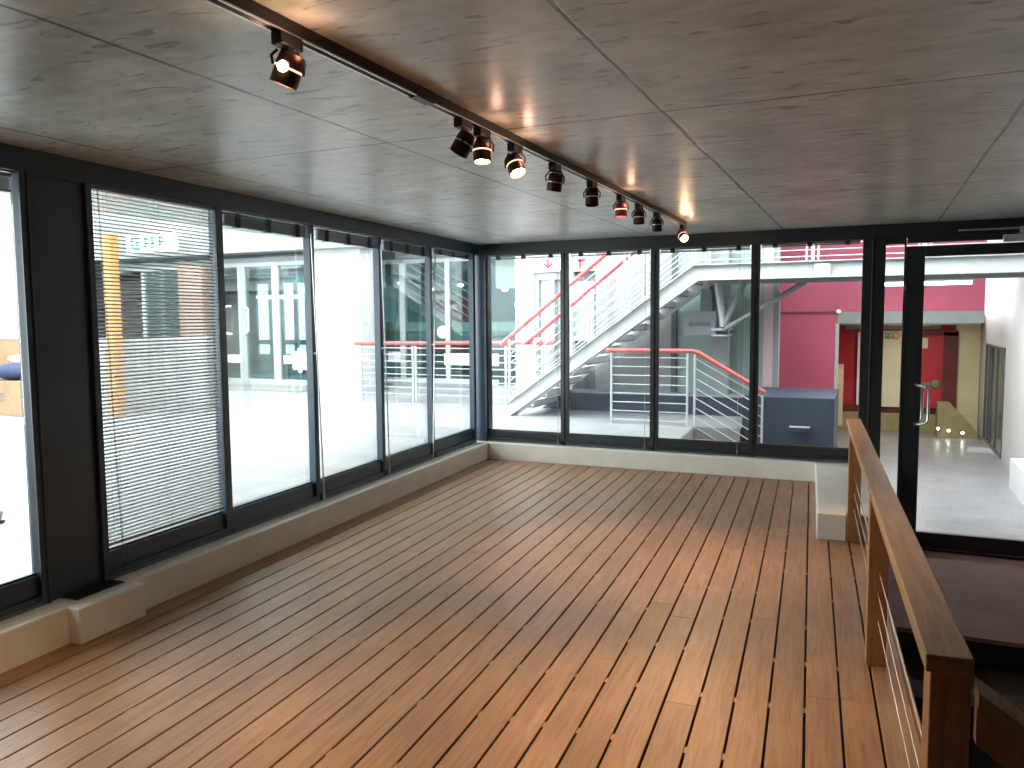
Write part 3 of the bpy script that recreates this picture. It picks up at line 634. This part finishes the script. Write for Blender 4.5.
# ---- raspberry wall and corridor
f = MB().box((-1.6, 13.5, 1.68), (1.51, 13.7, 6.0)).box((-1.6, 13.48, B), (-0.47, 13.7, 1.66))
rw = struct(f.build('red_wall', M['redwall']), 'large raspberry red painted wall beyond the courtyard', 'wall')
MB().box((-1.6, 13.46, 1.655), (-0.47, 13.5, 1.69)).build('seam', M['darkred'], rw)
MB().ball((-0.46, 13.44, 1.685), 0.035, 10).build('fixing', M['signboard'], rw)
struct(MB().box((-0.47, 13.47, 1.50), (1.51, 13.8, 1.68)).build('corridor_beam', M['greybeam']), 'grey concrete beam over the corridor mouth', 'beam')
struct(MB().xy([(-0.55, 13.8), (1.50, 13.8), (1.50, 16.4), (1.85, 16.4), (1.85, 17.2), (-0.55, 17.2)], 1.47, 1.62).build('corridor_ceiling', M['cream']), 'grey corridor ceiling', 'ceiling')
struct(MB().box((-0.50, 13.47, B), (-0.45, 13.62, 1.50)).build('corridor_jamb', M['lightgrey']), 'pale jamb at the left of the corridor mouth', 'wall')
struct(MB().box((-0.62, 13.7, B), (-0.56, 16.9, 1.5)).build('corridor_side_wall', M['shopred']), 'deep red left side wall of the corridor', 'wall')
far = struct(MB().box((-0.6, 16.9, B), (2.2, 17.05, 1.5)).build('corridor_end_wall', M['shopred']), 'deep red wall at the end of the corridor', 'wall')
MB().box((-0.6, 16.86, -0.22), (2.2, 16.9, -0.10)).build('dark_band', M['darkred'], far)
MB().box((-0.6, 16.80, B), (1.62, 16.9, -0.24)).build('tan_base', M['olive'], far)
MB().box((-0.45, 16.84, 1.36), (1.20, 16.9, 1.46)).build('pale_header', M['lightgrey'], far)
t = thing('goods_display', 'tall cream display panel with hooks at the corridor end', 'panel', (0.4, 16.8, 0.5))
MB().box((0.14, 16.80, -0.12), (0.66, 16.85, 1.33)).build('panel_board', M['creampanel'], t)
m = MB()
for z in (1.1, 0.9, 0.72, 0.55, 0.38, 0.2, 0.02): m.box((0.55, 16.77, z), (0.62, 16.80, z + 0.02))
m.build('hooks', M['darkgrey'], t)
cols = [((0.10, 0.30, 0.05), 0.25), ((0.05, 0.2, 0.05), 0.30), ((0.25, 0.35, 0.04), 0.37), ((0.75, 0.30, 0.05), 0.44)]
for i, (c, x) in enumerate(cols):
    m = MB()
    if i == 3: m.tube([(x + 0.055 * math.cos(a * 0.5236), 16.795, 1.235 + 0.06 * math.sin(a * 0.5236)) for a in range(13)], 0.014, 6)
    else: m.box((x, 16.785, 1.18), (x + 0.015, 16.80, 1.28)).box((x, 16.785, 1.18), (x + 0.045, 16.80, 1.198)).box((x, 16.785, 1.262), (x + 0.045, 16.80, 1.28)).box((x + 0.03, 16.785, 1.18), (x + 0.045, 16.80, 1.235))
    m.build('letter', solid('sign_colour_%d' % i, c, 0.5), t)
t = thing('goods_display', 'narrow white panel at the left of the corridor end', 'panel', (-0.2, 16.8, 0.5))
MB().box((-0.22, 16.80, -0.10), (-0.10, 16.85, 1.30)).build('panel_board', M['signboard'], t)
m = MB()
for z in (1.0, 0.84, 0.66, 0.5, 0.34, 0.18): m.box((-0.12, 16.77, z), (-0.07, 16.80, z + 0.02))
m.build('hooks', M['darkgrey'], t)
t = thing('notice_board', 'small pale notice left of the red panel at the corridor end', 'notice', (-0.45, 16.7, 0.2))
MB().box((-0.54, 16.0, -0.42), (-0.44, 16.12, 0.72)).build('post', M['cream'], t)
t = thing('shop_door', 'dark red door with a green plaque and brown frame at the corridor end', 'door', (1.1, 16.8, 0.5))
MB().box((0.84, 16.80, -0.12), (1.24, 16.85, 1.28)).build('door_panel', M['shopred'], t)
MB().box((1.24, 16.78, -0.15), (1.48, 16.85, 1.30)).box((0.80, 16.78, 1.24), (1.48, 16.85, 1.33)).build('door_frame', M['darkred'], t)
MB().box((0.84, 16.78, 0.31), (1.10, 16.80, 0.36)).ball((1.13, 16.78, 0.34), 0.085, 12, (1, 0.2, 1)).build('plaque', solid('mossy_green', (0.12, 0.20, 0.10), 0.6), t)
MB().box((0.74, 16.77, 1.0), (0.98, 16.80, 1.20)).build('notice', M['creampanel'], t)
struct(MB().box((1.44, 16.82, B), (1.84, 16.95, 1.5)).build('cream_pier', M['cream']), 'cream pier beside the dark red corridor door', 'wall')
struct(MB().prism([(1.15, 16.30, B), (1.80, 16.30, B), (1.80, 16.30, -0.48), (1.36, 16.30, 0.02), (1.15, 16.30, 0.02)], (0, 0.5, 0)).build('sloping_plinth', M['olive']), 'olive tan sloping plinth at the corridor end', 'wall')
for i, x in enumerate((1.16, 1.33, 1.55)):
    t = thing('floor_light', 'small glowing round light low on the plinth, ' + ('leftmost', 'middle', 'rightmost')[i] + ' of three', 'light', (x, 16.28, -0.45), 'three small lights on the corridor plinth')
    MB().tube([(x, 16.30, -0.43 - 0.03 * i), (x, 16.27, -0.43 - 0.03 * i)], 0.030, 12).build('rim', M['alu'], t)
    MB().tube([(x, 16.272, -0.43 - 0.03 * i), (x, 16.262, -0.43 - 0.03 * i)], 0.022, 12).build('lens', M['led'], t)
# right corridor wall with shop window
rw = struct(MB().box((1.85, 8.5, B), (2.1, 13.9, 5.3)).box((1.85, 13.9, 1.12), (2.1, 16.2, 5.3)).box((1.85, 13.9, B), (2.1, 16.2, B + 0.05)).box((1.85, 16.2, B), (2.1, 19.0, 5.3)).build('corridor_right_wall', solid('off_white_render', (0.50, 0.49, 0.475), 0.7, var=0.04, scale=2)), 'pale wall along the right of the corridor', 'wall')
struct(MB().box((1.68, 9.0, B), (1.845, 11.9, -0.22)).build('white_ledge', M['white']), 'low white ledge at the right of the corridor', 'wall')
r = sroot('window_12', (1.87, 15, B), 'brown framed shop window in the right corridor wall', 'window')
fr = MB()
for y in (13.95, 14.75, 15.35, 15.65, 16.1): fr.box((1.845, y, B + 0.05), (1.875, y + 0.05, 1.12))
fr.box((1.845, 13.95, 1.08), (1.875, 16.2, 1.12)).box((1.845, 13.95, B + 0.03), (1.875, 16.2, B + 0.08)).build('window_frame', M['darkgrey'], r)
MB().box((1.862, 13.97, B + 0.1), (1.868, 16.18, 1.08)).build('glass_pane', M['glass'], r)
struct(MB().box((2.9, 12.6, B), (3.0, 17.0, 1.3)).box((1.9, 12.6, B - 0.1), (3.0, 17.0, B)).box((1.9, 17.0, B), (3.0, 17.1, 1.3)).box((1.9, 12.6, 1.2), (3.0, 17.1, 1.3)).build('shop_interior', M['creampanel']), 'cream shop interior behind the corridor window', 'wall')
t = thing('display_stand', 'dark stand hung with small white goods inside the corridor shop window', 'stand', (2.2, 15.3, B))
MB().box((2.25, 15.25, B), (2.31, 15.31, 1.0)).box((2.15, 15.1, B), (2.45, 15.45, B + 0.04)).build('post', M['darkgrey'], t)
random.seed(3)
for k in range(6):
    z = -0.3 + 0.22 * k; MB().box((2.20, 15.16 + 0.04 * (k % 2), z), (2.35, 15.26 + 0.04 * (k % 2), z + 0.13)).build('packet', M['signboard'] if k % 2 else M['midgrey'], t)

# ---- left side: shopfront across the courtyard
def facade(x0, x1, y, z0, z1, mull, label, name, doorx=None):
    r = sroot(name, ((x0 + x1) / 2, y, z0), label, 'window')
    fr = MB().box((x0, y - 0.05, z1 - 0.09), (x1, y + 0.05, z1)).box((x0, y - 0.05, z0), (x1, y + 0.05, z0 + 0.10))
    for a, w in mull: fr.box((a, y - 0.056, z0 + 0.002), (a + w, y + 0.056, z1 - 0.002))
    fr.build('window_frame', M['silver'], r)
    MB().box((x0, y - 0.006, z0 + 0.05), (x1, y + 0.006, z1 - 0.04)).build('glass_pane', M['shopglass'], r)
    return r
r = facade(-16.0, -10.28, 13.1, 0.30, 2.82, [(-12.12, 0.20), (-11.22, 0.17), (-12.95, 0.06), (-13.6, 0.12), (-14.9, 0.1)], 'silver framed shopfront with double doors across the courtyard', 'window_13')
for hx in (-12.32, -11.96):
    sgn = -1 if hx < -12.1 else 1
    MB().tube([(hx, 13.05, 1.92), (hx + 0.05 * sgn, 12.98, 1.92), (hx + 0.16 * sgn, 12.97, 1.86), (hx + 0.16 * sgn, 12.97, 1.40), (hx + 0.05 * sgn, 12.98, 1.34), (hx, 13.05, 1.34)], 0.024, 10).build('pull_handle', M['decal'], r)
dc = MB().tube([(-10.58, 13.09, 0.80), (-10.58, 13.08, 0.80)], 0.20, 24).box((-11.0, 13.083, 0.73), (-10.7, 13.088, 0.90))
for a in range(8):
    an = a * math.pi / 4; dc.tube([(-10.58 + 0.2 * math.cos(an), 13.088, 0.80 + 0.2 * math.sin(an)), (-10.58 + 0.2 * math.cos(an), 13.077, 0.80 + 0.2 * math.sin(an))], 0.055, 10)
dc.build('round_decal', M['decal'], r)
dd = MB()
for a in range(5):
    an = a * 1.2566; dd.tube([(-10.58 + 0.10 * math.cos(an), 13.079, 0.80 + 0.10 * math.sin(an)), (-10.58 + 0.10 * math.cos(an), 13.075, 0.80 + 0.10 * math.sin(an))], 0.022, 8)
dd.build('decal_dots', M['silver'], r)
MB().box((-16, 13.082, 0.73), (-12.12, 13.088, 0.90)).build('white_strip', M['decal'], r)
struct(MB().box((-16, 12.72, G), (-10.28, 13.2, 0.235)).box((-16, 12.86, 0.235), (-10.28, 13.2, 0.30)).build('shop_kerb', M['paving']), 'two stepped pale kerbs in front of the shopfront', 'kerb')
struct(MB().box((-16, 13.0, 2.82), (-10.28, 13.3, 2.90)).box((-16, 12.8, 3.05), (-8.9, 13.3, 6.5)).box((-16, 12.6, 2.98), (-8.9, 13.3, 3.05)).build('shop_fascia', M['lightgrey']), 'pale fascia above the shopfront', 'wall')
struct(MB().box((-10.28, 12.95, G), (-8.98, 13.7, 6.5)).box((-10.28, 12.93, G), (-8.98, 12.95, G + 0.12)).build('white_pier', M['white']), 'broad bright white pier between shopfront and stair hall', 'wall')
# interior of the shopfront
inn = MB().box((-16, 16.4, G), (-9, 16.5, 3)).box((-16, 13.2, G - 0.05), (-9, 16.5, G + 0.05)).box((-16, 13.2, 2.95), (-9, 16.5, 3.0)).box((-16.1, 12, G), (-16, 16.5, 3))
struct(inn.build('shop_inside', M['teal']), 'dim teal interior behind the shopfront glass', 'wall')
r = sroot('window_14', (-12.6, 16.3, 1), 'bright far window grid inside the shopfront', 'window')
MB().box((-14.6, 16.32, 0.75), (-12.15, 16.36, 2.55)).build('bright_panes', emit('daylit_pane', (0.93, 1.0, 1.0), 1.2), r)
m = MB()
for x in (-14.6, -14.1, -13.75, -13.3, -12.95, -12.6, -12.2): m.box((x, 16.25, 0.6), (x + 0.11, 16.32, 2.6))
m.box((-14.6, 16.25, 1.0), (-12.15, 16.32, 1.12)).build('window_bars', M['teal'], r)
# stair hall glazing behind left balustrade
r = facade(-9.9, -6.72, 14.4, 0.30, 2.86, [(-9.92, 0.14), (-8.98, 0.12), (-7.9, 0.10), (-7.1, 0.10)], 'silver framed glass wall behind the long coral balustrade', 'window_15')
MB().tube([(-7.98, 14.38, 1.35), (-7.98, 14.37, 1.35)], 0.13, 20).build('round_decal', M['decal'], r)
MB().tube([(-9.62, 14.38, 0.85), (-9.62, 14.37, 0.85)], 0.15, 20).box((-9.3, 14.37, 0.72), (-8.98, 14.38, 0.94)).box((-7.95, 14.37, 0.68), (-6.72, 14.38, 0.92)).build('white_strip', M['decal'], r)
MB().box((-9.9, 14.43, 1.37), (-6.0, 14.55, 1.55)).build('beige_transom', M['beige'], r)
MB().box((-9.9, 14.45, 1.12), (-6.0, 14.55, 1.36)).build('grey_spandrel', M['underside'], r)
struct(MB().box((-9.9, 14.1, G), (-5.37, 14.5, 0.30)).box((-9.9, 13.9, G), (-5.37, 14.1, 0.22)).build('hall_kerb', M['paving']), 'pale kerb below the glass wall behind the balustrade', 'kerb')
struct(MB().box((-8.98, 14.2, 2.86), (-5.05, 14.6, 3.05)).box((-9.3, 13.6, 3.0), (-3.9, 14.7, 6.5)).build('hall_fascia', M['lightgrey']), 'pale fascia above the glass wall', 'wall')
struct(MB().box((-6.74, 14.3, 2.20), (-5.3, 14.5, 3.0)).build('pale_green_panel', solid('pale_green_board', (0.20, 0.26, 0.235), 0.5)), 'pale green panel over the dark corner glazing', 'wall')
struct(MB().box((-9.9, 17.4, G), (-5, 17.5, 3.2)).box((-9.9, 14.6, G - 0.05), (-5, 17.5, G + 0.05)).box((-5.1, 12.3, G), (-5.0, 17.5, 5.5)).box((-9.9, 14.6, 3.05), (-5.0, 17.5, 3.2)).build('hall_inside', M['teal']), 'dim teal interior behind the glass wall', 'wall')
r = sroot('window_16', (-6.1, 14.4, 1.8), 'dark teal glazing at the corner of the glass wall', 'window')
MB().box((-6.72, 14.39, 0.3), (-5.3, 14.41, 2.2)).build('glass_pane', M['shopglass'], r)
# stringer and rails modelled in place of the stair's reflection in the hall glazing
t = thing('steel_staircase', 'pale stringer and rails behind the hall glass, standing in for the reflected stair', 'staircase', (-8.2, 15.3, 1.5))
MB().xz([(-9.95, 2.45), (-9.95, 2.2), (-7.55, 1.0), (-7.35, 1.18)], 15.2, 15.25).build('stringer', M['whitesteel'], t)
rr = MB()
for i in range(6): rr.tube([(-9.6, 15.2, 2.45 + 0.17 * i), (-7.5, 15.2, 1.33 + 0.17 * i)], 0.014, 6)
rr.build('rails', M['whitesteel'], t)
struct(MB().box((-9.2, 16.2, 0.9), (-8.2, 16.3, 2.1)).build('inner_red_wall', M['redwall']), 'patch of raspberry wall inside the hall', 'wall')
random.seed(5)
pend = [(-9.35, 15.0, 2.40), (-8.75, 15.3, 2.28), (-8.2, 15.6, 2.35), (-7.7, 15.4, 1.95), (-6.95, 15.2, 2.22), (-6.78, 15.6, 2.40), (-6.42, 15.4, 2.08), (-6.62, 15.1, 1.90), (-6.25, 15.3, 1.85), (-12.0, 15.0, 2.30), (-11.7, 15.0, 2.31), (-10.9, 15.0, 2.28), (-14.6, 14.6, 2.55), (-14.4, 14.2, 2.2)]
names = ['left end of the hall glass', 'second from the left in the hall', 'middle of the hall glass', 'right of the middle in the hall', 'by the teal corner glazing, upper left', 'by the teal corner glazing, highest', 'by the teal corner glazing, middle', 'by the teal corner glazing, lowest left', 'by the teal corner glazing, lowest right', 'above the shop doors, left of the pair', 'above the shop doors, right of the pair', 'right of the shop doors', 'seen through the lowered blind, upper', 'seen through the lowered blind, lower']
for (x, y, z), nm in zip(pend, names):
    t = thing('pendant_lamp', 'small glowing white pendant ' + nm, 'lamp', (x, y, z), 'pendant lamps behind the glass across the courtyard')
    MB().ball((x, y, z), 0.055, 10, (1.3, 1.3, 0.8)).build('globe', M['pendant'], t)
    MB().tube([(x, y, z + 0.04), (x, y, 2.96)], 0.006, 5).build('cord', M['darkgrey'], t)
# objects seen through the lowered blind and far-left window
struct(MB().prism([(-11.1, 8.55, G), (-9.62, 9.62, G), (-10.15, 10.35, G), (-11.6, 9.3, G)], (0, 0, 1.17)).build('block_wall', M['brick']), 'whitewashed block counter wall seen through the lowered blind', 'wall')
tag(MB().box((-10.55, 8.55, G), (-10.37, 8.70, 2.93)).build('orange_post', M['orange'], bevel=0.01), 'tall orange square post in front of the block counter', 'post')
tag(MB().box((-13.0, 12.3, G), (-12.35, 12.7, 2.75)).build('brown_column', M['brown']), 'brown column behind the block counter', 'column')
t = thing('exit_sign', 'lit white exit sign with green running figure and lettering', 'sign', (-13.7, 12.36, 3.2))
MB().box((-14.45, 12.32, 3.06), (-13.05, 12.40, 3.42)).box((-14.0, 12.36, 3.4), (-13.96, 12.8, 3.44)).box((-13.5, 12.36, 3.4), (-13.46, 12.8, 3.44)).build('sign_panel', M['signwhite'], t)
g = MB()
for x0_ in (-14.30,): g.box((x0_, 12.31, 3.33), (x0_ + 0.26, 12.32, 3.37)).box((x0_, 12.31, 3.13), (x0_ + 0.04, 12.32, 3.37)).box((x0_, 12.31, 3.13), (x0_ + 0.26, 12.32, 3.17)).box((x0_ + 0.12, 12.31, 3.21), (x0_ + 0.2, 12.32, 3.29))
for x in (-13.92, -13.72, -13.5): g.box((x, 12.31, 3.13), (x + 0.035, 12.32, 3.37)).box((x, 12.31, 3.33), (x + 0.12, 12.32, 3.37)).box((x, 12.31, 3.22), (x + 0.1, 12.32, 3.26))
g.build('sign_lettering', M['signgreen'], t)
t = thing('bench_cabinet', 'pale timber bench cabinet at the far left of the courtyard', 'cabinet', (-12.8, 8.2, G))
MB().box((-14.2, 8.0, G), (-11.78, 8.6, 0.72)).build('cabinet_body', M['timber'], t, bevel=0.01)
MB().box((-14.2, 8.58, 0.72), (-11.78, 8.68, 1.35)).build('backrest', M['timber'], t, bevel=0.01)
MB().box((-14.2, 8.56, 1.35), (-11.76, 8.70, 1.39)).build('top_cap', M['white'], t)
m = MB()
for z in (0.42, 0.47, 0.52): m.box((-12.45, 7.99, z), (-12.15, 8.0, z + 0.014))
m.build('vent_slots', M['darkgrey'], t)
t = thing('cushion', 'navy blue cushion lying on the timber bench', 'cushion', (-12.2, 8.2, 0.73))
MB().ball((-12.25, 8.25, 0.85), 0.13, 16, (3.2, 1.7, 1.0)).build('cushion_pad', M['bluecloth'], t)
t = thing('cushion', 'white cushion edge behind the navy cushion on the bench', 'cushion', (-12.2, 8.45, 0.9))
MB().ball((-12.35, 8.50, 1.03), 0.07, 16, (6.0, 0.9, 1.0)).build('cushion_pad', M['white'], t)
t = thing('signal_post', 'thin grey bracket post rising above the timber bench', 'post', (-12.0, 8.9, G))
MB().box((-12.75, 8.9, G), (-12.63, 9.0, 2.85)).box((-12.63, 8.9, 2.45), (-12.2, 9.0, 2.55)).build('post_shaft', M['midgrey'], t)
sh = thing('shoe', 'grey shoe on the paving at the far left picture edge', 'shoe', (-5.72, 3.64, G))
MB().tube([(-5.96, 3.52, G + 0.035), (-5.90, 3.54, G + 0.045), (-5.80, 3.59, G + 0.06), (-5.72, 3.63, G + 0.065), (-5.675, 3.655, G + 0.055)], [0.022, 0.040, 0.046, 0.046, 0.036], 12).tube([(-5.72, 3.63, G + 0.06), (-5.725, 3.63, G + 0.14), (-5.73, 3.63, G + 0.22)], [0.050, 0.042, 0.038], 12).build('upper', M['underside'], sh)
MB().xy([(-6.01, 3.46), (-5.94, 3.56), (-5.78, 3.65), (-5.68, 3.69), (-5.655, 3.65), (-5.72, 3.58), (-5.88, 3.50), (-5.97, 3.45)], G, G + 0.02).build('sole', M['gasket'], sh)
# far white building walls closing the courtyard on the left, and an added unseen roof shading the right part
struct(MB().box((-16.3, -3, G), (-16.0, 18, 5.5)).build('courtyard_left_wall', M['white']), 'white wall closing the courtyard on the far left', 'wall')
struct(MB().box((-3.98, 12.6, 0), (-3.9, 18, 6)).build('hall_partition', M['white']), 'white partition behind the facade', 'wall')
struct(MB().box((-4.6, 10.4, 5.3), (3.2, 17.2, 5.5)).box((3.0, 8.6, B), (3.2, 17.2, 5.5)).build('shading_roof', M['white']), 'unseen white roof added to shade the bridge and corridor', 'roof')

t = thing('added_ceiling_light', 'added unseen square panel brightening the corridor', 'light', (0.6, 15.4, 1.47))  # unseen fixture added to brighten the corridor end
MB().box((0.3, 15.1, 1.445), (0.9, 15.7, 1.47)).build('light_body', M['white'], t)
l = bpy.data.lights.new('corridor_fill', 'AREA'); l.size = 0.55; l.energy = 13; l.color = (1, 0.93, 0.78)
lo = bpy.data.objects.new('corridor_fill', l); COL.objects.link(lo); lo.location = (0.6, 15.4, 1.43)
l = bpy.data.lights.new('hall_fill', 'AREA'); l.size = 2.0; l.energy = 25; l.color = (0.9, 1, 1)  # fill light added inside the hall, no fixture
lo = bpy.data.objects.new('hall_fill', l); COL.objects.link(lo); lo.location = (-7.5, 15.8, 3.0)
l = bpy.data.lights.new('shop_fill', 'AREA'); l.size = 2.5; l.energy = 110; l.color = (0.9, 1, 1)  # added fill for the shop interior, without a fixture
lo = bpy.data.objects.new('shop_fill', l); COL.objects.link(lo); lo.location = (-12.5, 14.9, 2.9)
